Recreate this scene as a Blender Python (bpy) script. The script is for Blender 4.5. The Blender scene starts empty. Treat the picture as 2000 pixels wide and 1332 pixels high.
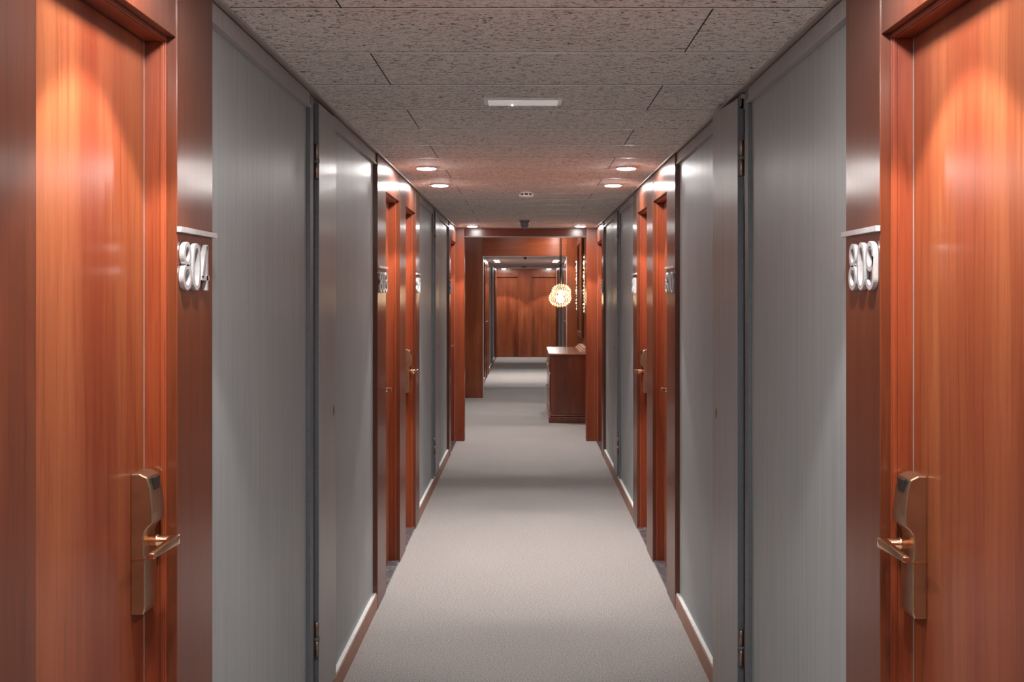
import bpy, bmesh, math, random
from mathutils import Vector
random.seed(4)
S = bpy.context.scene
COL = S.collection
PI = math.pi

# ------------------------------------------------------------------ camera, world, exposure
HC = 1.58                                  # eye height
cam_d = bpy.data.cameras.new('camera'); cam = bpy.data.objects.new('camera', cam_d); COL.objects.link(cam)
cam.location = (0, 0, HC); cam.rotation_euler = (PI/2, 0, 0)
cam_d.sensor_width = 36; cam_d.lens = 39.6
cam_d.shift_x = -0.014; cam_d.shift_y = -0.0455
cam_d.clip_start = 0.05; cam_d.clip_end = 100
S.camera = cam
w = bpy.data.worlds.new('world'); S.world = w; w.use_nodes = True
w.node_tree.nodes['Background'].inputs[0].default_value = (0.8, 0.85, 0.9, 1)
w.node_tree.nodes['Background'].inputs[1].default_value = 0.3
S.view_settings.view_transform = 'Standard'; S.view_settings.look = 'None'
S.view_settings.exposure = 0.2; S.view_settings.gamma = 1.0; S.view_settings.use_curve_mapping = False
S.cycles.max_bounces = 14; S.cycles.diffuse_bounces = 8; S.cycles.glossy_bounces = 6
S.cycles.sample_clamp_indirect = 6.0; S.cycles.caustics_reflective = False
S.cycles.use_denoising = True

SPOT_W = 56.0
LENS_E = 370.0
LIGHT_COL = (1.0, 0.965, 0.93)

# ------------------------------------------------------------------ materials
def mat(name):
    m = bpy.data.materials.new(name); m.use_nodes = True
    return m, m.node_tree, m.node_tree.nodes['Principled BSDF']
def N(nt, t, **kw):
    n = nt.nodes.new(t)
    for k, v in kw.items(): setattr(n, k, v)
    return n
def pos(nt, scale):
    g = N(nt, 'ShaderNodeNewGeometry'); mp = N(nt, 'ShaderNodeMapping')
    mp.inputs['Scale'].default_value = scale
    nt.links.new(g.outputs['Position'], mp.inputs['Vector'])
    return mp.outputs['Vector']
def noise(nt, vec, scale, detail=3, rough=.5, dist=0):
    n = N(nt, 'ShaderNodeTexNoise'); n.inputs['Scale'].default_value = scale
    n.inputs['Detail'].default_value = detail; n.inputs['Roughness'].default_value = rough
    n.inputs['Distortion'].default_value = dist
    nt.links.new(vec, n.inputs['Vector']); return n.outputs['Fac']
def ramp(nt, fac, stops):
    r = N(nt, 'ShaderNodeValToRGB'); cr = r.color_ramp
    while len(cr.elements) < len(stops): cr.elements.new(.5)
    for e, (p, c) in zip(cr.elements, stops):
        e.position = p; e.color = (*c, 1) if len(c) == 3 else c
    nt.links.new(fac, r.inputs['Fac']); return r.outputs['Color']
def mixc(nt, fac, a, b, mode='MIX'):
    m = N(nt, 'ShaderNodeMix', data_type='RGBA', blend_type=mode)
    for i, v in ((0, fac), (6, a), (7, b)):
        if hasattr(v, 'links'): nt.links.new(v, m.inputs[i])
        else: m.inputs[i].default_value = v if i == 0 else ((*v, 1) if len(v) == 3 else v)
    return m.outputs[2]
def bump(nt, h, strength, dist, b):
    n = N(nt, 'ShaderNodeBump'); n.inputs['Strength'].default_value = strength; n.inputs['Distance'].default_value = dist
    nt.links.new(h, n.inputs['Height']); nt.links.new(n.outputs['Normal'], b.inputs['Normal'])
def aniso(nt, b, amount, axis=(0.03, 0.02, 1)):
    # fine grain running along `axis` spreads reflections across it
    g = N(nt, 'ShaderNodeNewGeometry'); c = N(nt, 'ShaderNodeVectorMath', operation='CROSS_PRODUCT')
    nt.links.new(g.outputs['Normal'], c.inputs[0]); c.inputs[1].default_value = axis
    nt.links.new(c.outputs[0], b.inputs['Tangent']); b.inputs['Anisotropic'].default_value = amount

def wood(name, dark, light, rough=.32, horiz=False, an=.85, coat=.25, spec=.5):
    m, nt, b = mat(name)
    fine = (130, 130, 3.2) if not horiz else (3.2, 130, 130)
    broad = (5, 5, .5) if not horiz else (.5, 5, 5)
    f1 = noise(nt, pos(nt, fine), 2.2, 4, .6)
    f4 = noise(nt, pos(nt, tuple(a*.16 for a in fine)), 2.2, 3, .6)
    f2 = noise(nt, pos(nt, broad), 1.2, 3, .5, .4)
    base = mixc(nt, ramp(nt, f2, [(.3, (0, 0, 0)), (.7, (1, 1, 1))]), dark, light)
    pores = ramp(nt, f1, [(.34, (.66, .58, .54)), (.52, (1, 1, 1))])
    col = mixc(nt, .55, base, pores, 'MULTIPLY')
    col = mixc(nt, .5, col, ramp(nt, f4, [(.3, (.72, .64, .58)), (.65, (1.0, 1.0, 1.0))]), 'MULTIPLY')
    # cathedral figure
    wv = N(nt, 'ShaderNodeTexWave', wave_type='RINGS', rings_direction='X' if horiz else 'Z')
    wv.inputs['Scale'].default_value = 6; wv.inputs['Distortion'].default_value = 7; wv.inputs['Detail'].default_value = 2
    nt.links.new(pos(nt, (1.2, 1.2, .16) if not horiz else (.16, 1.2, 1.2)), wv.inputs['Vector'])
    col = mixc(nt, .35, col, ramp(nt, wv.outputs['Fac'], [(.0, (.6, .5, .45)), (.1, (1, 1, 1))]), 'MULTIPLY')
    nt.links.new(col, b.inputs['Base Color'])
    b.inputs['Roughness'].default_value = rough; b.inputs['Specular IOR Level'].default_value = spec
    b.inputs['Coat Weight'].default_value = coat; b.inputs['Coat Roughness'].default_value = .18
    aniso(nt, b, an, (1, .03, .02) if horiz else (.03, .02, 1))
    bump(nt, f1, .12, .001, b)
    return m
def plain(name, col, rough=.5, metal=0, spec=.5, nz=None, emis=None):
    m, nt, b = mat(name)
    b.inputs['Base Color'].default_value = (*col, 1); b.inputs['Roughness'].default_value = rough
    b.inputs['Metallic'].default_value = metal; b.inputs['Specular IOR Level'].default_value = spec
    f = noise(nt, pos(nt, (1, 1, 1)), nz or 60, 3)
    c = mixc(nt, ramp(nt, f, [(.35, (0, 0, 0)), (.65, (1, 1, 1))]), tuple(x*.9 for x in col), tuple(min(1, x*1.06) for x in col))
    nt.links.new(c, b.inputs['Base Color'])
    if emis:
        b.inputs['Emission Color'].default_value = (*emis[0], 1); b.inputs['Emission Strength'].default_value = emis[1]
    return m

M = {}
M['door'] = wood('cherry_door_veneer', (.18, .030, .011), (.33, .098, .037), .32, an=.8)
M['frame'] = wood('cherry_frame', (.20, .033, .012), (.32, .072, .026), .4, an=.7)
M['pil'] = wood('dark_cherry_pilaster', (.11, .026, .011), (.18, .046, .018), .32, an=.9, coat=.3, spec=.7)
M['beam'] = wood('cherry_beam', (.27, .055, .02), (.38, .10, .038), .34, horiz=True, an=.8)
M['beamd'] = wood('dark_cherry_beam', (.09, .014, .006), (.14, .026, .010), .34, horiz=True, an=.8)
M['dresser'] = wood('dark_walnut', (.12, .026, .010), (.25, .064, .025), .25, an=.5, coat=.6)
M['dresser_h'] = wood('dark_walnut_top', (.26, .09, .04), (.38, .14, .065), .16, horiz=True, an=.3, coat=.8)
M['base'] = wood('baseboard_wood', (.30, .11, .055), (.38, .15, .075), .45, horiz=False, an=0)

def grey_paint(name, c0, c1, rough, an):
    m, nt, b = mat(name)
    f = noise(nt, pos(nt, (28, 28, .7)), 2.2, 4, .6)
    f2 = noise(nt, pos(nt, (2.4, 2.4, 1.0)), 1.4, 4, .6)
    c = mixc(nt, ramp(nt, f, [(.3, (0, 0, 0)), (.7, (1, 1, 1))]), c0, c1)
    c = mixc(nt, .5, c, ramp(nt, f2, [(.3, (.78, .85, .89)), (.7, (1, .96, .93))]), 'MULTIPLY')
    nt.links.new(c, b.inputs['Base Color'])
    b.inputs['Roughness'].default_value = rough
    aniso(nt, b, an)
    bump(nt, noise(nt, pos(nt, (60, 60, 22)), 3, 4, .7), .25, .0012, b)
    return m
M['grey'] = grey_paint('grey_wall_paint', (.36, .39, .40), (.44, .465, .475), .45, .65)
M['greydoor'] = grey_paint('grey_cupboard_paint', (.40, .39, .385), (.49, .475, .47), .34, .75)
M['greyshade'] = plain('grey_shaded', (.13, .145, .165), .5)  # shade on camera-facing cupboard edges, put into a darker grey
M['dark'] = plain('dark_gap', (.012, .012, .014), .8)
M['caulk'] = plain('white_caulk', (.75, .76, .75), .6)
M['steel'] = plain('brushed_steel', (.78, .78, .79), .28, 1)
M['silver'] = plain('satin_aluminium', (.60, .61, .63), .3, .5)
M['brass'] = plain('worn_bronze', (.58, .41, .27), .33, 1, nz=25)
M['brass2'] = plain('polished_bronze', (.85, .52, .33), .2, 1, nz=25)
M['hinge'] = plain('hinge_bronze', (.36, .28, .24), .4, 1)
M['black'] = plain('black_plastic', (.02, .02, .022), .25)
M['white'] = plain('white_plastic', (.93, .92, .91), .3)
M['sensor'] = plain('grey_plastic', (.30, .31, .30), .45)
M['mirror'] = plain('mirror_glass', (.9, .9, .9), .02, 1)
M['gold'] = plain('gold_leaf', (.75, .45, .2), .3, 1)
M['box'] = plain('kraft_board', (.50, .27, .18), .55)
M['paper'] = plain('pale_paper_edge', (.7, .6, .52), .7)
M['gasket'] = plain('grey_gasket', (.27, .23, .21), .45)
M['wallplain'] = plain('off_white_plaster', (.6, .58, .55), .8)
M['lens'] = plain('lamp_lens', (1, 1, 1), .5, emis=((1, .97, .94), LENS_E))
M['bulb'] = plain('warm_bulb', (1, .9, .8), .5, emis=((1, .72, .42), 30))
M['bulb_dim'] = plain('small_warm_bulb', (1, .9, .8), .5, emis=((1, .85, .65), 7))
M['glow'] = plain('emergency_diffuser', (.9, .9, .9), .4, emis=((1, .95, .93), .22))  # faint emission added so the standby diffuser stands out from the ceiling
M['led'] = plain('green_yellow_led', (1, 1, .5), .5, emis=((1, .95, .35), 12))
M['crystal'] = plain('crystal_bead', (.95, .86, .74), .08, 0, 1.0, emis=((1, .75, .48), .55))

def marble():
    m, nt, b = mat('grey_marble')
    f = noise(nt, pos(nt, (1, 1, 1)), 14, 6, .65, 1.5)
    nt.links.new(ramp(nt, f, [(.3, (.05, .05, .06)), (.55, (.11, .11, .12)), (.75, (.22, .22, .24))]), b.inputs['Base Color'])
    b.inputs['Roughness'].default_value = .15
    return m
M['marble'] = marble()
def carpet():
    m, nt, b = mat('greige_carpet')
    f = noise(nt, pos(nt, (1, 1, 1)), 210, 2, .6)
    f2 = noise(nt, pos(nt, (1, 1, 1)), 75, 3, .6)
    f3 = noise(nt, pos(nt, (1, .5, 1)), 2, 2)
    c = mixc(nt, ramp(nt, f, [(.34, (0, 0, 0)), (.64, (1, 1, 1))]), (.15, .14, .135), (.50, .465, .45))
    c = mixc(nt, .45, c, ramp(nt, f2, [(.32, (.6, .6, .6)), (.6, (1, 1, 1))]), 'MULTIPLY')
    c = mixc(nt, .4, c, ramp(nt, f3, [(.3, (.85, .87, .86)), (.7, (1, 1, 1))]), 'MULTIPLY')
    nt.links.new(c, b.inputs['Base Color']); b.inputs['Roughness'].default_value = .95
    b.inputs['Specular IOR Level'].default_value = .1; b.inputs['Sheen Weight'].default_value = .15
    bump(nt, f2, .5, .003, b)
    return m
M['carpet'] = carpet()
def tile():
    m, nt, b = mat('mineral_fibre_ceiling')
    v = pos(nt, (.6, 1, 1))
    f = noise(nt, v, 98, 3, .65, 1.3)
    f2 = noise(nt, pos(nt, (.4, 1, 1)), 48, 3, .7, 1.0)
    f3 = noise(nt, pos(nt, (1, 1, 1)), 3, 2)
    c = ramp(nt, f, [(.375, (.06, .045, .035)), (.435, (.80, .745, .71)), (.6, (.93, .885, .85))])
    c = mixc(nt, .7, c, ramp(nt, f2, [(.33, (.45, .4, .36)), (.42, (1, 1, 1))]), 'MULTIPLY')
    c = mixc(nt, .25, c, ramp(nt, f3, [(.3, (.85, .85, .85)), (.7, (1, 1, 1))]), 'MULTIPLY')
    nt.links.new(c, b.inputs['Base Color']); b.inputs['Roughness'].default_value = .9
    bump(nt, f, .5, .003, b)
    return m
M['tile'] = tile()
M['joint'] = plain('ceiling_joint_strip', (.98, .94, .92), .35, .3)
M['trimmetal'] = plain('ceiling_angle', (.45, .40, .37), .4, .3)

# ------------------------------------------------------------------ builders
class MB:
    def __init__(s): s.v = []; s.f = []; s.m = []; s.cur = 0; s.sm = []
    def box(s, x0, x1, y0, y1, z0, z1):
        if x0 > x1: x0, x1 = x1, x0
        if y0 > y1: y0, y1 = y1, y0
        if z0 > z1: z0, z1 = z1, z0
        k = len(s.v)
        s.v += [(x0,y0,z0),(x1,y0,z0),(x1,y1,z0),(x0,y1,z0),(x0,y0,z1),(x1,y0,z1),(x1,y1,z1),(x0,y1,z1)]
        for q in ((0,3,2,1),(4,5,6,7),(0,1,5,4),(1,2,6,5),(2,3,7,6),(3,0,4,7)): s.face([k+i for i in q])
        return s
    def face(s, idx, smooth=False): s.f.append(tuple(idx)); s.m.append(s.cur); s.sm.append(smooth)
    def prism(s, poly, fn0, fn1):
        """poly: 2-D points; fn0/fn1 map a point to the two ends"""
        k = len(s.v); n = len(poly)
        s.v += [fn0(p) for p in poly] + [fn1(p) for p in poly]
        s.face(range(k, k+n)); s.face([k+n+i for i in reversed(range(n))])
        for i in range(n): s.face((k+i, k+n+i, k+n+(i+1) % n, k+(i+1) % n))
        return s
    def lathe(s, prof, c, n=24, axis='z', smooth=True, capped=True):
        """prof: (r, h) from one end to the other about an axis through c"""
        k = len(s.v)
        for r, h in prof:
            for i in range(n):
                a = 2*PI*i/n; u, v_ = r*math.cos(a), r*math.sin(a)
                p = {'z': (u, v_, h), 'x': (h, u, v_), 'y': (v_, h, u)}[axis]
                s.v.append((c[0]+p[0], c[1]+p[1], c[2]+p[2]))
        for j in range(len(prof)-1):
            for i in range(n):
                s.face((k+j*n+i, k+j*n+(i+1) % n, k+(j+1)*n+(i+1) % n, k+(j+1)*n+i), smooth)
        if capped:
            s.face([k+i for i in reversed(range(n))]); s.face([k+(len(prof)-1)*n+i for i in range(n)])
        return s
    def ball(s, c, r, n=8, m=6):
        return s.lathe([(max(r*math.sin(PI*j/m), r*.02), -r*math.cos(PI*j/m)) for j in range(m+1)], c, n)
    def octa(s, c, rx, rz):
        k = len(s.v); x, y, z = c
        s.v += [(x+rx,y,z),(x,y+rx,z),(x-rx,y,z),(x,y-rx,z),(x,y,z+rz),(x,y,z-rz)]
        for i in range(4): s.face((k+i, k+(i+1) % 4, k+4)); s.face((k+(i+1) % 4, k+i, k+5))
        return s
    def tube(s, pts, r, n=10):
        k = len(s.v); P = [Vector(p) for p in pts]; rr = r if hasattr(r, '__len__') else [r]*len(P)
        for i, p in enumerate(P):
            d = (P[min(i+1, len(P)-1)] - P[max(i-1, 0)]).normalized()
            up = Vector((0, 0, 1)) if abs(d.z) < .9 else Vector((1, 0, 0))
            a = d.cross(up).normalized(); b_ = d.cross(a).normalized()
            for j in range(n):
                t = 2*PI*j/n; s.v.append(tuple(p + (a*math.cos(t) + b_*math.sin(t))*rr[i]))
        for i in range(len(P)-1):
            for j in range(n): s.face((k+i*n+j, k+i*n+(j+1) % n, k+(i+1)*n+(j+1) % n, k+(i+1)*n+j), True)
        s.face([k+j for j in reversed(range(n))]); s.face([k+(len(P)-1)*n+j for j in range(n)])
        return s
    def build(s, name, mats, parent=None, bevel=0, seg=2, off=None):
        if not isinstance(mats, (list, tuple)): mats = [mats]
        me = bpy.data.meshes.new(name)
        o_ = Vector(off) if off else (parent_origin(parent) if parent else Vector())
        me.from_pydata([tuple(Vector(v) - o_) for v in s.v], [], s.f)
        for m_ in mats: me.materials.append(M[m_])
        me.polygons.foreach_set('material_index', s.m); me.polygons.foreach_set('use_smooth', s.sm)
        bm = bmesh.new(); bm.from_mesh(me); bmesh.ops.recalc_face_normals(bm, faces=bm.faces); bm.to_mesh(me); bm.free()
        me.update()
        o = bpy.data.objects.new(name, me); COL.objects.link(o)
        if parent is not None: o.parent = parent
        elif off: o.location = off
        if bevel:
            b = o.modifiers.new('bevel', 'BEVEL'); b.width = bevel; b.segments = seg; b.limit_method = 'ANGLE'; b.angle_limit = .7
        return o
ORIG = {}
def parent_origin(p):
    v = Vector(p.location)
    while p.parent is not None: p = p.parent; v += Vector(p.location)
    return v
def empty(name, loc):
    o = bpy.data.objects.new(name, None); COL.objects.link(o); o.location = loc; o.empty_display_size = .1
    return o
def tag(o, label=None, cat=None, group=None, kind=None):
    if label: o['label'] = label
    if cat: o['category'] = cat
    if group: o['group'] = group
    if kind: o['kind'] = kind
    return o
def struct(o, label=None): return tag(o, label, kind='structure')
CNT = {'door': 0, 'trim': 0}
def nm(k): CNT[k] += 1; return '%s_%d' % (k, CNT[k])

W = .745         # wood face half-width
G = .768         # grey wall half-width
DP = .81         # door slab plane
H = 2.292        # corridor ceiling
HF = 2.22        # far corridor ceiling
OUT = 1.0        # how far wall masses reach outward
ZH = 2.128       # lintel underside

# ------------------------------------------------------------------ floor and ceilings
f = MB(); f.box(-3.4, 1.2, -4, 28.6, -.1, 0)
struct(f.build('floor', 'carpet'), 'greige carpet running the length of the corridor')

CE = 12.28
def ceiling(name, y0, y1, z, j0, dj, label):
    c = MB(); c.box(-OUT, OUT, y0, y1, z, z+.1)
    c.cur = 1
    k = 0; y = j0
    ys = []
    while y > y0+.2: y -= dj
    y += dj
    while y < y1-.05:
        ys.append(y); c.box(-W, W, y-.006, y+.010, z-.0006, z+.004); y += dj
    c.cur = 2
    for yy in ys:      # dark shadow gap beside each strip and staggered butt joints
        c.box(-W, W, yy-.0090, yy-.006, z-.0005, z+.004)
    for i in range(len(ys)-1):
        n = round((ys[i]-j0)/dj)
        x = .465 if n % 2 == 0 else -.46
        c.box(x-.0018, x+.0018, ys[i], ys[i+1], z-.0006, z+.004)
    return struct(c.build(name, ['tile', 'joint', 'dark']), label)
ceiling('ceiling', -4, 12.13, H, 2.802, .5135, 'speckled grey mineral ceiling planks over the near corridor')
c = MB(); c.box(-3.4, OUT, 12.28, 17.2, 2.62, 2.7); struct(c.build('ceiling', 'wallplain'), 'plain ceiling over the lobby')
ceiling('ceiling', 17.35, 28.4, HF, 17.7, .5135, 'speckled grey ceiling planks over the far corridor')

# ------------------------------------------------------------------ numbers
def ring(cx, cy, rx, ry, p=2.4, n=36):
    out = []
    for i in range(n):
        a = 2*PI*i/n; c_, s_ = math.cos(a), math.sin(a)
        out.append((cx+rx*math.copysign(abs(c_)**(2/p), c_), cy+ry*math.copysign(abs(s_)**(2/p), s_)))
    return out
def arc(cx, cy, rx, ry, a0, a1, n=16):
    return [(cx+rx*math.cos(math.radians(a0+(a1-a0)*i/n)), cy+ry*math.sin(math.radians(a0+(a1-a0)*i/n))) for i in range(n+1)]
# centre lines in a box 0..0.5 wide, 0..1 high; (points, closed)
T = .105/2
DIG = {
 '0': [(ring(.25, .5, .25-T, .5-T, 2.5), True)],
 '8': [(ring(.25, .745, .215-T, .255-T, 2.1), True), (ring(.25, .27, .25-T, .27-T, 2.1), True)],
 '9': [(ring(.25, .69, .25-T, .31-T, 2.2), True), ([(.5-T, .69)] + arc(.25, .25, .25-T, .25-T, 0, -165), False)],
 '4': [([(.36, 0), (.36, 1)], False), ([(.33, .97), (.05, .27)], False), ([(.0, .27), (.5, .27)], False)],
 '3': [(arc(.23, .745, .22-T, .255-T, 150, -90), False), (arc(.23, .27, .25-T, .27-T, 90, -155), False)],
 '1': [([(.3, 0), (.3, 1)], False), ([(.3, .95), (.12, .78)], False)],
 '2': [(arc(.25, .73, .25-T, .27-T, 165, -35) + [(.06, .07)], False), ([(.03, T), (.49, T)], False)],
}
def stroke(mb, pts, closed, t, to3, d0, d1):
    n = len(pts); L = []; R = []
    for i in range(n):
        a = pts[(i-1) % n] if (closed or i > 0) else pts[i]
        b = pts[(i+1) % n] if (closed or i < n-1) else pts[i]
        dx, dy = b[0]-a[0], b[1]-a[1]; l = math.hypot(dx, dy) or 1
        L.append((pts[i][0]-dy/l*t, pts[i][1]+dx/l*t)); R.append((pts[i][0]+dy/l*t, pts[i][1]-dx/l*t))
    k = len(mb.v)
    for P in (L, R):
        for d in (d0, d1): mb.v += [to3(p, d) for p in P]
    g = lambda side, dep, i: k + (side*2+dep)*n + i % n
    rng = range(n if closed else n-1)
    for i in rng:
        mb.face((g(0,1,i), g(0,1,i+1), g(1,1,i+1), g(1,1,i)))
        mb.face((g(0,0,i), g(1,0,i), g(1,0,i+1), g(0,0,i+1)))
        mb.face((g(0,0,i), g(0,0,i+1), g(0,1,i+1), g(0,1,i)))
        mb.face((g(1,0,i), g(1,1,i), g(1,1,i+1), g(1,0,i+1)))
    if not closed:
        for i in (0, n-1): mb.face((g(0,0,i), g(0,1,i), g(1,1,i), g(1,0,i)))
def number_sign(s, y0, y1, text, where, fill=.76):
    """y0..y1 the pilaster it is screwed to"""
    wd = y1-y0; yc = (y0+y1)/2
    e = empty('room_number_sign', (s*W, yc, 1.65))
    tag(e, 'silver room number %s under its bar, %s' % (text, where), 'room number', 'silver room numbers beside the doors')
    b = MB(); b.box(s*W, s*(W-.010), y0-.003, y1+.006, 1.713, 1.725); b.build('bar', 'silver', e, .0008)
    n = len(text); cell = wd*fill/n; dw = cell*.90
    for i, ch in enumerate(text):
        # reads left to right for somebody facing the wall
        st = y0 + .004 + (i+.5)*cell if s < 0 else y0 + .004 + (n-i-.5)*cell
        sg = 1 if s < 0 else -1
        to3 = lambda p, d: (s*(W-d), st + sg*(p[0]-.25)*2*dw, 1.589 + p[1]*.105)
        m_ = MB()
        for pts, cl in DIG[ch]: stroke(m_, pts, cl, T, to3, .0005, .0115)
        m_.build('digit', 'silver', e, .0006, 1)
    return e

# ------------------------------------------------------------------ doors
def lock(parent, s, yd, d):
    """yd: edge of the slab next to the frame; d=+1 when that edge is the far one"""
    A = yd - d*.012            # outer side of the lock body
    B = yd - d*.085            # side towards the door's middle
    ya, yb = min(A, B), max(A, B)
    # side profile, p = how far it stands off the slab
    prof = [(0, .924), (.026, .924), (.030, .935), (.030, 1.038), (.028, 1.046), (.027, 1.082), (.030, 1.094), (.037, 1.104), (.045, 1.110), (.0455, 1.13),
            (.044, 1.155), (.040, 1.185), (.034, 1.205), (.018, 1.2125), (0, 1.2125)]
    L = MB(); L.prism(prof, lambda p: (s*(DP-p[0]), ya, p[1]), lambda p: (s*(DP-p[0]), yb, p[1]))
    lo = L.build('lock', 'brass', parent, .0025, 2)
    sm = MB(); sm.box(s*DP, s*(DP-.0308), ya-.0006, yb+.0006, 1.0365, 1.0385); sm.build('seam', 'brass2', lo)
    cr = MB(); yc = (ya+yb)/2
    cr.box(s*(DP-.030), s*(DP-.043), yc-.018, yc+.018, 1.176, 1.203); cr.build('card_reader', 'black', lo, .002)
    # lever: stem, collar and a flat curved blade pointing to the door's middle
    ys = yc; z = 1.069
    st = MB(); st.lathe([(.0115, 0), (.0115, .04), (.0125, .041), (.0125, .045), (.010, .046), (.010, .078), (.008, .080)] if s > 0 else
                        [(.0115, 0), (.0115, -.04), (.0125, -.041), (.0125, -.045), (.010, -.046), (.010, -.078), (.008, -.080)], (0, 0, 0), 20, 'x')
    st.v = [(s*DP - (v[0]), ys+v[1], z+v[2]) for v in st.v]
    lv = st.build('lever', 'brass2', lo)
    bl = MB(); n = 10
    for i in range(n+1):
        t = i/n
        y = ys + d*.012 - d*t*.120
        x = DP - .0775 + .012*t*t
        hh = .0105 - .005*t; th = .0095 - .0035*t
        zz = z - .009*t*t
        k = len(bl.v)
        bl.v += [(s*(x-th), y, zz+hh), (s*(x+th), y, zz+hh), (s*(x+th), y, zz-hh), (s*(x-th), y, zz-hh)]
        if i:
            for j in range(4): bl.face((k-4+j, k-4+(j+1) % 4, k+(j+1) % 4, k+j), True)
    bl.face((0, 1, 2, 3)); k = len(bl.v)-4; bl.face((k+3, k+2, k+1, k))
    bl.build('lever_blade', 'brass2', lo, .002)
    return lo

def room_door(s, y0, y1, d, label, zt=H):
    e = empty(nm('door'), (s*DP, (y0+y1)/2, 0)); struct(e, label)
    F = MB(); b0 = .766; t = .010
    for (a, b_) in ((y0, y0+t), (y1-t, y1)): F.box(s*b0, s*.90, a, b_, 0, ZH-t)
    F.box(s*b0, s*.90, y0, y1, ZH-t, ZH)
    # small stop bead just inside the lip
    for (a, b_) in ((y0+t, y0+t+.002), (y1-t-.002, y1-t)): F.box(s*(b0+.004), s*(b0+.012), a, b_, 0, ZH-t)
    F.box(s*(b0+.004), s*(b0+.012), y0+t, y1-t, ZH-t-.002, ZH-t)
    F.build('frame', 'frame', e, .0012, 1)
    g = MB()
    for (a, b_) in ((y0+t, y0+t+.0085), (y1-t-.0085, y1-t)): g.box(s*(DP+.001), s*(DP+.02), a, b_, .012, ZH-t)
    g.box(s*(DP+.004), s*(DP+.02), y0+t, y1-t, ZH-t-.003, ZH-t)
    g.build('gasket', 'gasket', e)
    sl = MB(); sl.box(s*DP, s*(DP+.045), y0+t+.009, y1-t-.009, .014, ZH-t-.003); sl.build('slab', 'door', e, .001, 1)
    li = MB(); li.box(s*(W+.0025), s*.95, y0+.001, y1-.001, ZH, zt); li.build('lintel', 'pil', e, .001, 1)
    th = MB(); th.box(s*(W+.004), s*.86, y0, y1, 0, .012); th.build('threshold', 'marble', e)
    yd = (y1-t-.003) if d > 0 else (y0+t+.003)
    lock(e, s, yd, d)
    return e
def pilaster(s, y0, y1, label, zt=H):
    p = MB(); p.box(s*W, s*.95, y0, y1, 0, zt)
    return struct(p.build(nm('trim'), 'pil', None, .0015, 1), label)

def cupboard_door(s, y0, y1, ajar, label, zt=H, keyz=1.14):
    """narrow grey leaf hinged on its near side"""
    e = empty(nm('door'), (s*W, y0, 0)); struct(e, label)
    xn = W if not ajar else W-.004
    xf = W if not ajar else W-.032
    th = .023
    poly = [(s*xn, y0), (s*xf, y1), (s*(xf+th-.001), y1), (s*(xn+th-.001), y0)]
    L = MB(); L.prism(poly, lambda p: (p[0], p[1], .088), lambda p: (p[0], p[1], zt-.024))
    L.m = [0]*len(L.f)
    L.m[2+3] = 1
    lf = L.build('leaf', ['greydoor', 'greyshade'], e, .001, 1)
    # jamb on the near side, a dark gap between
    J = MB(); J.box(s*(G-.0), s*(G-.014), y0-.118, y0-.062, .085, zt-.02); J.build('jamb', 'greyshade', e, .001, 1)
    gp = MB(); gp.box(s*(G+.028), s*(G+.03), y0-.062, y0+.01, .085, zt-.02); gp.build('gap', 'dark', e)
    for zc in (1.58+.477, .345) if zt == H else (1.95, .345):
        h = MB(); xx = s*(W+.006); yy = y0-.014
        for a, b_ in ((-.062, -.007), (.007, .062)): h.lathe([(.0085, a), (.0085, b_)], (xx, yy, zc), 14)
        h.box(s*(G-.001), s*(W+.014), yy-.010, yy+.002, zc-.062, zc+.062)
        hg = h.build('hinge', 'hinge', e, .0008, 1)
        k = MB(); k.lathe([(.0105, -.0065), (.0105, .0065)], (xx, yy, zc), 14); k.build('knuckle', 'greyshade', hg)
    yk = y0 + (y1-y0)*.84; xk = xn + (xf-xn)*.84
    k = MB(); k.lathe([(.011, .0), (.011, -s*.002)], (s*xk, yk, keyz), 16, 'x')
    k.box(s*xk, s*(xk-.002), yk-.006, yk+.006, keyz-.028, keyz); ke = k.build('escutcheon', 'hinge', e)
    k = MB(); k.box(s*(xk-.002), s*(xk-.0026), yk-.002, yk+.002, keyz-.02, keyz+.002); k.build('keyhole', 'dark', ke)
    return e

# wall masses between wood groups, with header band
def wall(name, s, spans, header, zt, label, grooves=()):
    w_ = MB()
    for g0, g1 in grooves:
        spans = [q_ for a, b_ in spans for q_ in ([(a, g0), (g1, b_)] if a < g0 < b_ else [(a, b_)])]
        w_.box(s*(G+.03), s*OUT, g0, g1, 0, zt)
        w_.box(s*G, s*(G+.03), g0, g1, zt-.02, zt); w_.box(s*G, s*(G+.03), g0, g1, 0, .085)
    for a, b_ in spans: w_.box(s*G, s*OUT, a, b_, 0, zt)
    w_.cur = 1
    for a, b_ in header: w_.box(s*G, s*(G-.013), a, b_, zt-.052, zt-.008); w_.box(s*G, s*(G-.018), a, b_, zt-.060, zt-.052)
    return struct(w_.build(name, ['grey', 'greydoor']), label)
def baseboard(name, s, spans, label):
    b = MB()
    for a, b_ in spans: b.box(s*G, s*(W+.002), a, b_, 0, .078)
    b.cur = 1
    for a, b_ in spans: b.box(s*G, s*(W+.006), a, b_, .078, .084)
    return struct(b.build(name, ['base', 'caulk']), label)
def angle(s, a, b_, z, label):
    t = MB(); t.box(s*(W-.010), s*.80, a, b_, z-.004, z-.0002); t.box(s*(W-.010), s*(W-.008), a, b_, z-.009, z-.004)
    return struct(t.build(nm('trim'), 'trimmetal'), label)

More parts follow.
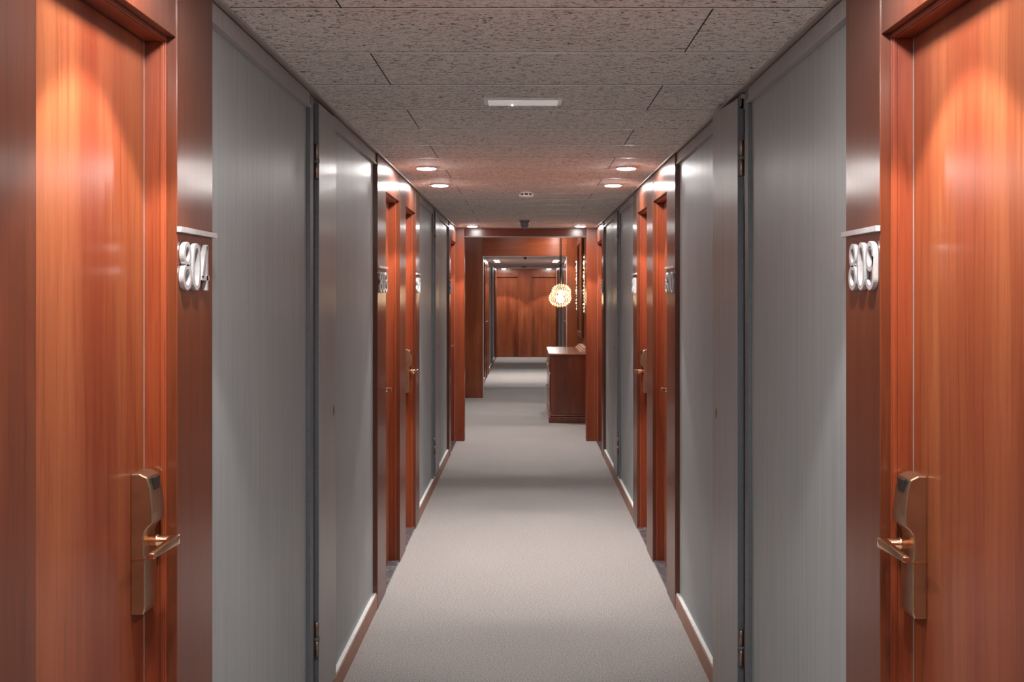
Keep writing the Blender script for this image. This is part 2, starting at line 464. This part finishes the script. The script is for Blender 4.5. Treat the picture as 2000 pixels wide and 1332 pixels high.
SIDE = {-1: 'left', 1: 'right'}
NUM = {-1: ['804', '803', '802', '801'], 1: ['809', '810', '811', '812']}
for s in (-1, 1):
    sd = SIDE[s]; nums = NUM[s]
    # right side sits a touch nearer in the photograph
    q = 0 if s < 0 else -.030
    P0 = (1.40, 1.713+q); P1 = (2.403+q, 2.674+q*1.6)
    PA = (5.645, 5.98); PM = (6.644, 6.963); PB = (7.59, 7.86); PC = (10.89, 11.15)
    # real masses behind everything
    wall('wall_%s' % sd, s, [(-4, P0[0]), (P1[1], PA[0]), (PB[1], PC[0]), (12.06, 12.13)],
         [(-4, P0[0]), (P1[1], 3.93 if s < 0 else 3.84), (4.415 if s < 0 else 3.95, PA[0]), (PB[1], 9.10), (9.25, PC[0])], H,
         'grey painted %s wall of the near corridor' % sd, [(yl-.06, yl+.004) for yl in (4.05 if s < 0 else 3.95, 9.25)])
    baseboard('baseboard_%s' % sd, s, [(-4, P0[0]), (P1[1], PA[0]), (PB[1], PC[0])], 'low brown baseboard with white caulked top along the %s wall' % sd)
    angle(s, -4, 12.13, H, 'thin metal ceiling angle along the %s wall' % sd)
    pilaster(s, *P0, 'dark wood pilaster on the near side of door %s' % nums[0])
    pilaster(s, *P1, 'dark wood pilaster carrying number %s' % nums[0])
    pilaster(s, *PA, 'dark wood pilaster carrying number %s' % nums[1])
    pilaster(s, *PM, 'dark wood pilaster between doors %s and %s' % (nums[1], nums[2]))
    pilaster(s, *PB, 'dark wood pilaster carrying number %s' % nums[2])
    pilaster(s, *PC, 'dark wood pilaster carrying number %s' % nums[3])
    room_door(s, P0[1], P1[0], 1, 'cherry wood door of room %s with bronze card lock' % nums[0])
    room_door(s, PA[1], PM[0], -1, 'cherry wood door of room %s' % nums[1])
    room_door(s, PM[1], PB[0], 1, 'cherry wood door of room %s' % nums[2])
    room_door(s, PC[1], 12.06, -1, 'cherry wood door of room %s next to the portal' % nums[3])
    number_sign(s, *P1, nums[0], 'nearest %s pilaster' % sd)
    number_sign(s, *PA, nums[1], 'second %s door group' % sd, .95)
    number_sign(s, *PB, nums[2], '%s pilaster past the second door pair' % sd, .92)
    number_sign(s, *PC, nums[3], '%s pilaster before the portal' % sd, .92)
    if s < 0: cupboard_door(s, 4.05, 4.41, False, 'narrow closed grey cupboard door in the near left wall')
    else: cupboard_door(s, 3.95, 4.31, True, 'narrow grey cupboard door standing slightly ajar in the near right wall')
    cupboard_door(s, 9.25, 9.62, False, 'narrow grey cupboard door in the far part of the %s wall' % sd)
    # far corridor
    Q = (20.35, 20.65, 21.30, 21.60, 22.25, 22.55)
    wall('wall_%s' % sd, s, [(17.35, Q[0]), (Q[5], 26.9), (28.25, 28.4)], [(17.35, Q[0]), (Q[5], 26.9)], HF, 'grey %s wall of the far corridor' % sd, [(24.54, 24.604)])
    baseboard('baseboard_%s' % sd, s, [(17.35, Q[0]), (Q[5], 26.9), (28.25, 28.4)], 'low brown baseboard along the far %s wall' % sd)
    for i, (a, b_) in enumerate(((Q[0], Q[1]), (Q[2], Q[3]), (Q[4], Q[5]), (26.9, 27.2), (27.95, 28.25))):
        pilaster(s, a, b_, '%s wood pilaster of the far %s doors' % (('first', 'second', 'third', 'fourth', 'last')[i], sd), HF)
    room_door(s, Q[1], Q[2], 1, 'first cherry door on the %s of the far corridor' % sd, HF)
    room_door(s, Q[3], Q[4], -1, 'second cherry door on the %s of the far corridor' % sd, HF)
    room_door(s, 27.2, 27.95, -1, 'last cherry door on the %s of the far corridor' % sd, HF)
    cupboard_door(s, 24.6, 25.2, False, 'grey cupboard door on the %s of the far corridor' % sd, HF)

# wall behind the camera
b = MB(); b.box(-OUT, OUT, -4.1, -4, 0, H); struct(b.build('wall_back', 'grey'), 'grey wall closing the corridor behind the viewer')

# ------------------------------------------------------------------ portal to the lobby
p = MB()
p.box(-OUT, -.667, 12.13, 12.28, 0, H); p.box(.645, OUT, 12.13, 12.28, 0, H)
struct(p.build(nm('trim'), 'frame', None, .002, 1), 'cherry wood posts of the portal into the lobby')
p = MB(); p.box(-.667, .645, 12.125, 12.28, 2.206, H); struct(p.build(nm('trim'), 'beamd', None, .002, 1), 'dark cherry head beam of the lobby portal')
p = MB(); p.box(-.667, .645, 12.135, 12.275, 2.198, 2.206); struct(p.build(nm('trim'), 'gasket'), 'pale edge strip under the portal beam')
p = MB(); p.box(-3.4, OUT, 12.20, 12.28, H+.0, 2.62); p.box(-3.4, -OUT, 12.20, 12.28, 0, H)
struct(p.build('wall_lobby_near', 'frame'), 'wood clad lobby wall above the portal')
# ------------------------------------------------------------------ lobby
p = MB(); p.box(.775, OUT, 12.28, 17.2, 0, 2.62); struct(p.build('wall_lobby_right', 'frame'), 'cherry wood clad right wall of the lobby')
p = MB(); p.box(-3.5, -3.4, 12.28, 17.2, 0, 2.62); struct(p.build('wall_lobby_left', 'frame'), 'cherry wood clad left wall of the lobby')
p = MB()
p.box(-3.4, -.664, 17.2, 17.35, 0, 2.62); p.box(.62, OUT, 17.2, 17.35, 0, 2.62)
struct(p.build('wall_lobby_far', 'door', None, .001, 1), 'cherry wood cross wall beside the far corridor opening')
p = MB(); p.box(-.662, .618, 17.202, 17.35, 2.166, 2.62); struct(p.build(nm('trim'), 'beam', None, .001, 1), 'wide cherry wood panel over the far corridor opening')
p = MB()
p.box(-.664, -.655, 17.21, 17.36, 0, 2.166); p.box(.611, .62, 17.21, 17.36, 0, 2.166); p.box(-.655, .611, 17.21, 17.36, 2.157, 2.166)
struct(p.build(nm('trim'), 'silver'), 'bright metal edge lining the far corridor opening')
# ------------------------------------------------------------------ end wall of the far corridor
p = MB()
p.box(-.768, -.745, 28.36, 28.5, 0, HF); p.box(-.21, .14, 28.36, 28.5, 0, HF); p.box(.745, .768, 28.36, 28.5, 0, HF)
p.box(-.745, -.21, 28.352, 28.5, 2.02, HF); p.box(.14, .745, 28.352, 28.5, 2.02, HF); p.box(-OUT, OUT, 28.5, 28.6, 0, HF)
struct(p.build('wall_end', 'door', None, .001, 1), 'cherry wood end wall with a centre pier')
for a, b_, t in ((-.742, -.213, 'left'), (.146, .742, 'right')):
    e = empty(nm('door'), ((a+b_)/2, 28.42, 0)); struct(e, 'cherry door in the end wall, %s of the pier' % t)
    p = MB(); p.box(a, b_, 28.42, 28.46, .01, 2.015); p.build('slab', 'door', e, .001, 1)
    p = MB(); p.box(a, a+.004, 28.412, 28.42, .01, 2.01); p.build('edge_strip', 'gasket', e)

# ------------------------------------------------------------------ downlights
def downlight(x, y, z, where, big=False):
    e = empty('downlight', (x, y, z))
    tag(e, 'round recessed downlight %s' % where, 'ceiling light', 'recessed ceiling downlights')
    t = MB(); t.lathe([(.062, -.0005), (.062, -.006), (.056, -.009), (.050, -.007), (.049, -.001)], (x, y, z), 32); t.build('trim_ring', 'white', e)
    l = MB(); l.lathe([(.0485, -.002), (.0485, -.011), (.03, -.0145), (.002, -.0155)], (x, y, z), 32); l.build('lens', 'lens', e)
    ld = bpy.data.lights.new('downlight_beam', 'SPOT'); ld.energy = SPOT_W; ld.color = LIGHT_COL
    ld.spot_size = math.radians(86); ld.spot_blend = .2; ld.shadow_soft_size = .02
    lo = bpy.data.objects.new('downlight_beam', ld); COL.objects.link(lo); lo.parent = e; lo.location = (0, 0, -.03)
    return e
for s in (-1, 1):
    sd = SIDE[s]; nums = NUM[s]; x = s*.56
    downlight(x, 1.06, H, 'on the %s behind the nearest pilaster' % sd)
    downlight(x, 2.06, H, 'above the door of room %s' % nums[0])
    downlight(x, 6.31, H, 'above the door of room %s' % nums[1])
    downlight(x, 7.29, H, 'above the door of room %s' % nums[2])
    downlight(x, 11.68, H, 'above the door of room %s' % nums[3])
    downlight(x, 21.0, HF, 'above the first far %s door' % sd)
    downlight(x, 21.95, HF, 'above the second far %s door' % sd)
    downlight(x, 27.85, HF, 'above the last far %s door' % sd)
for x, y in ((-1.2, 14.6), (-.25, 14.2), (.45, 16.75)):
    downlight(x, y, 2.62, 'in the lobby ceiling at %s' % {(-1.2, 14.6): 'its left half', (-.25, 14.2): 'its middle beside the sideboard', (.45, 16.75): 'its far right corner'}[(x, y)])

# ------------------------------------------------------------------ ceiling devices
x0, x1, ya, yb = -.155, .130, 4.065, 4.175
e = empty('emergency_light', ((x0+x1)/2, (ya+yb)/2, H)); tag(e, 'long slim white emergency light fixture on the ceiling planks', 'emergency light')
t = MB(); t.box(x0, x1, ya, yb, H-.010, H-.0005); t.build('housing', 'white', e, .002)
t = MB(); t.box(x0+.016, x1-.016, ya+.012, yb-.004, H-.0135, H-.0102); t.build('diffuser', 'glow', e, .001)
t = MB(); t.ball((-.052, yb-.02, H-.0145), .003); t.build('indicator', 'led', e)

e = empty('smoke_detector', (0, 7.8, H)); tag(e, 'small white round smoke detector with dark slots on the near ceiling', 'smoke detector')
t = MB(); t.lathe([(.038, 0), (.038, -.016)], (0, 7.8, H), 28); t.build('base', 'white', e)
t = MB(); t.lathe([(.042, -.016), (.042, -.026)], (0, 7.8, H), 28); t.build('sensing_slots', 'black', e)
t = MB()
for i in range(9):
    a = 2*PI*i/9+.17; t.box(-.004, .004, -.003, .003, 0, 0)
    t.v = t.v[:-8]; t.f = t.f[:-6]; t.m = t.m[:-6]; t.sm = t.sm[:-6]
    cx, cy = .046*math.cos(a), 7.8+.046*math.sin(a)
    t.box(cx-.004, cx+.004, cy-.004, cy+.004, H-.027, H-.015)
t.lathe([(.05, -.026), (.05, -.031), (.04, -.038), (.02, -.042)], (0, 7.8, H), 28); t.build('cover', 'white', e)

e = empty('motion_sensor', (-.017, 10.8, H)); tag(e, 'grey bell shaped motion sensor hanging from the ceiling before the portal', 'motion sensor')
t = MB(); t.lathe([(.053, -.0005), (.053, -.004), (.050, -.010), (.046, -.016)], (-.017, 10.8, H), 28); t.build('base', 'sensor', e)
t = MB(); t.lathe([(.045, -.016), (.0445, -.03), (.041, -.05), (.033, -.068), (.020, -.079), (.004, -.084)], (-.017, 10.8, H), 28); t.build('dome', 'sensor', e)

e = empty('security_camera', (-.017, 18.9, HF)); tag(e, 'small white ceiling security camera with a dark lens', 'security camera')
t = MB(); t.lathe([(.05, -.0005), (.05, -.02), (.042, -.03), (.03, -.038), (.01, -.042)], (-.017, 18.9, HF), 24); t.build('housing', 'white', e)
t = MB(); t.ball((-.017, 18.865, HF-.03), .022, 14, 8); t.build('camera_lens', 'black', e)
e = empty('smoke_detector', (-.05, 25.4, HF)); tag(e, 'round smoke detector on the far corridor ceiling', 'smoke detector')
t = MB(); t.lathe([(.055, -.0005), (.055, -.02), (.04, -.038)], (-.05, 25.4, HF), 24); t.build('cover', 'sensor', e)

# ------------------------------------------------------------------ sideboard
X0, X1, Y0, Y1 = .298, .772, 13.87, 15.62
e = empty('sideboard', (.53, 14.75, 0)); tag(e, 'dark polished wooden sideboard against the right lobby wall', 'sideboard')
t = MB(); t.box(X0, X1, Y0, Y1, .10, .815); t.build('body', 'dresser', e, .002)
t = MB(); t.box(X0-.022, X1, Y0-.022, Y1+.022, 0, .075); t.build('plinth', 'dresser', e, .004)
t = MB(); t.box(X0-.014, X1, Y0-.014, Y1+.014, .075, .10); t.build('base_moulding', 'dresser', e, .010, 4)
t = MB(); t.box(X0-.010, X1, Y0-.012, Y1+.012, .812, .832); t.build('cornice', 'dresser', e, .006, 3)
t = MB(); t.box(X0-.026, X1, Y0-.03, Y1+.03, .832, .852); t.build('top', 'dresser_h', e, .005, 3)
for i in range(2):
    for j in range(2):
        ya = Y0+.05 + i*(Y1-Y0-.07)/2; yb = ya+(Y1-Y0-.13)/2
        za, zb = ((.62, .79) if j else (.13, .60))
        t = MB(); t.box(X0-.012, X0, ya, yb, za, zb); dr = t.build('drawer' if j else 'cupboard_door', 'dresser', e, .004)
        t = MB(); yc = (ya+yb)/2; zc = (za+zb)/2
        hp = [(X0-.012, yc-.05, zc), (X0-.03, yc-.045, zc-.01), (X0-.034, yc, zc-.02), (X0-.03, yc+.045, zc-.01), (X0-.012, yc+.05, zc)]
        t.tube(hp, .004, 8); t.build('handle', 'brass', dr)
# stacked flat boxes on the sideboard
for i, (xa, z0) in enumerate(((.672, .852), (.690, .871), (.708, .890))):
    y0 = 14.06+.05*i; y1 = 15.45-.03*i
    e = empty('flat_box', ((xa+.765)/2, (y0+y1)/2, z0))
    tag(e, 'long flat brown box on the sideboard, %s of its stack of three' % ('bottom', 'middle', 'top')[i], 'box', 'flat boxes stacked on the sideboard')
    t = MB(); t.box(xa, .765, y0, y1, z0, z0+.018); t.build('body', 'box', e, .0015)
    t = MB(); t.box(xa+.004, .761, y0-.002, y0, z0+.004, z0+.015); t.build('end_label', 'paper', e)

# ------------------------------------------------------------------ mirror
my0, my1, mz0, mz1 = 15.25, 16.62, .98, 2.37
e = empty('wall_mirror', (.775, (my0+my1)/2, mz0)); tag(e, 'tall wood framed mirror above the sideboard on the right lobby wall', 'mirror')
t = MB()
t.box(.775, .745, my0, my0+.09, mz0, mz1); t.box(.775, .745, my1-.09, my1, mz0, mz1)
t.box(.775, .745, my0+.09, my1-.09, mz0, mz0+.08); t.box(.775, .745, my0+.09, my1-.09, mz1-.08, mz1); t.build('frame', 'dresser', e, .006, 3)
t = MB(); t.box(.774, .762, my0+.09, my1-.09, mz0+.08, mz1-.08); t.build('glass', 'mirror', e)

# ------------------------------------------------------------------ crystal wall sconces flanking the mirror
def sconce(y, label):
    e = empty('crystal_sconce', (.775, y, 1.7)); tag(e, label, 'wall lamp', 'crystal wall lamps flanking the mirror')
    t = MB(); t.box(.775, .768, y-.05, y+.05, 1.33, 2.10); t.build('back_plate', 'gold', e, .002)
    t = MB()
    for i in range(16):
        for j in range(3):
            t.octa((.758+random.uniform(-.006, .006), y+(j-1)*.034+random.uniform(-.008, .008), 1.36+i*.047+random.uniform(-.008, .008)), .010, .020)
    t.build('crystals', 'crystal', e)
    for i in range(4):
        b_ = MB(); b_.ball((.750, y, 1.45+i*.18), .008, 10, 8); b_.build('bulb', 'bulb_dim', e)
    return e
sconce(14.78, 'tall crystal wall lamp glowing on the near side of the mirror')
sconce(16.95, 'tall crystal wall lamp on the far side of the mirror')

# ------------------------------------------------------------------ pendants
def pendant(x, y, z, r, label):
    e = empty('pendant_lamp', (x, y, z)); tag(e, label, 'pendant lamp', 'crystal globe pendants in the lobby')
    t = MB(); t.tube([(x, y, z+r*.78), (x, y, 2.60)], .005, 8); t.build('cord', 'black', e)
    t = MB(); t.lathe([(.05, 0), (.05, -.018), (.03, -.024)], (x, y, 2.62), 20); t.build('canopy', 'gold', e)
    # wire cage with beads
    t = MB(); nb = MB()
    for i in range(1, 12):
        th = PI*i/12; rr = r*math.sin(th); zz = z + r*.8*math.cos(th)
        pts = [(x+rr*math.cos(2*PI*k/28), y+rr*math.sin(2*PI*k/28), zz) for k in range(29)]
        t.tube(pts, .0018, 5)
        n = max(6, int(26*math.sin(th)))
        for k in range(n):
            a = 2*PI*(k+.5*(i % 2))/n
            nb.octa((x+rr*math.cos(a)*1.01, y+rr*math.sin(a)*1.01, zz+random.uniform(-.004, .004)), .0095, .0125)
    for k in range(14):
        a = 2*PI*k/14
        t.tube([(x+r*math.sin(PI*j/14)*math.cos(a), y+r*math.sin(PI*j/14)*math.sin(a), z+r*.8*math.cos(PI*j/14)) for j in range(1, 14)], .0018, 5)
    sh = t.build('cage', 'gold', e); nb.build('crystals', 'crystal', sh)
    t = MB(); t.ball((x, y, z-.015), .045, 18, 12); t.build('bulb', 'bulb', e)
    ld = bpy.data.lights.new('pendant_glow', 'POINT'); ld.energy = 16; ld.color = (1, .74, .48); ld.shadow_soft_size = .05
    lo = bpy.data.objects.new('pendant_glow', ld); COL.objects.link(lo); lo.parent = e; lo.location = (0, 0, -.015)
pendant(.405, 13.5, 1.537, .13, 'lit crystal globe pendant, the nearer and lower looking of the two')
pendant(.481, 15.5, 1.615, .13, 'lit crystal globe pendant hanging behind the nearer one')
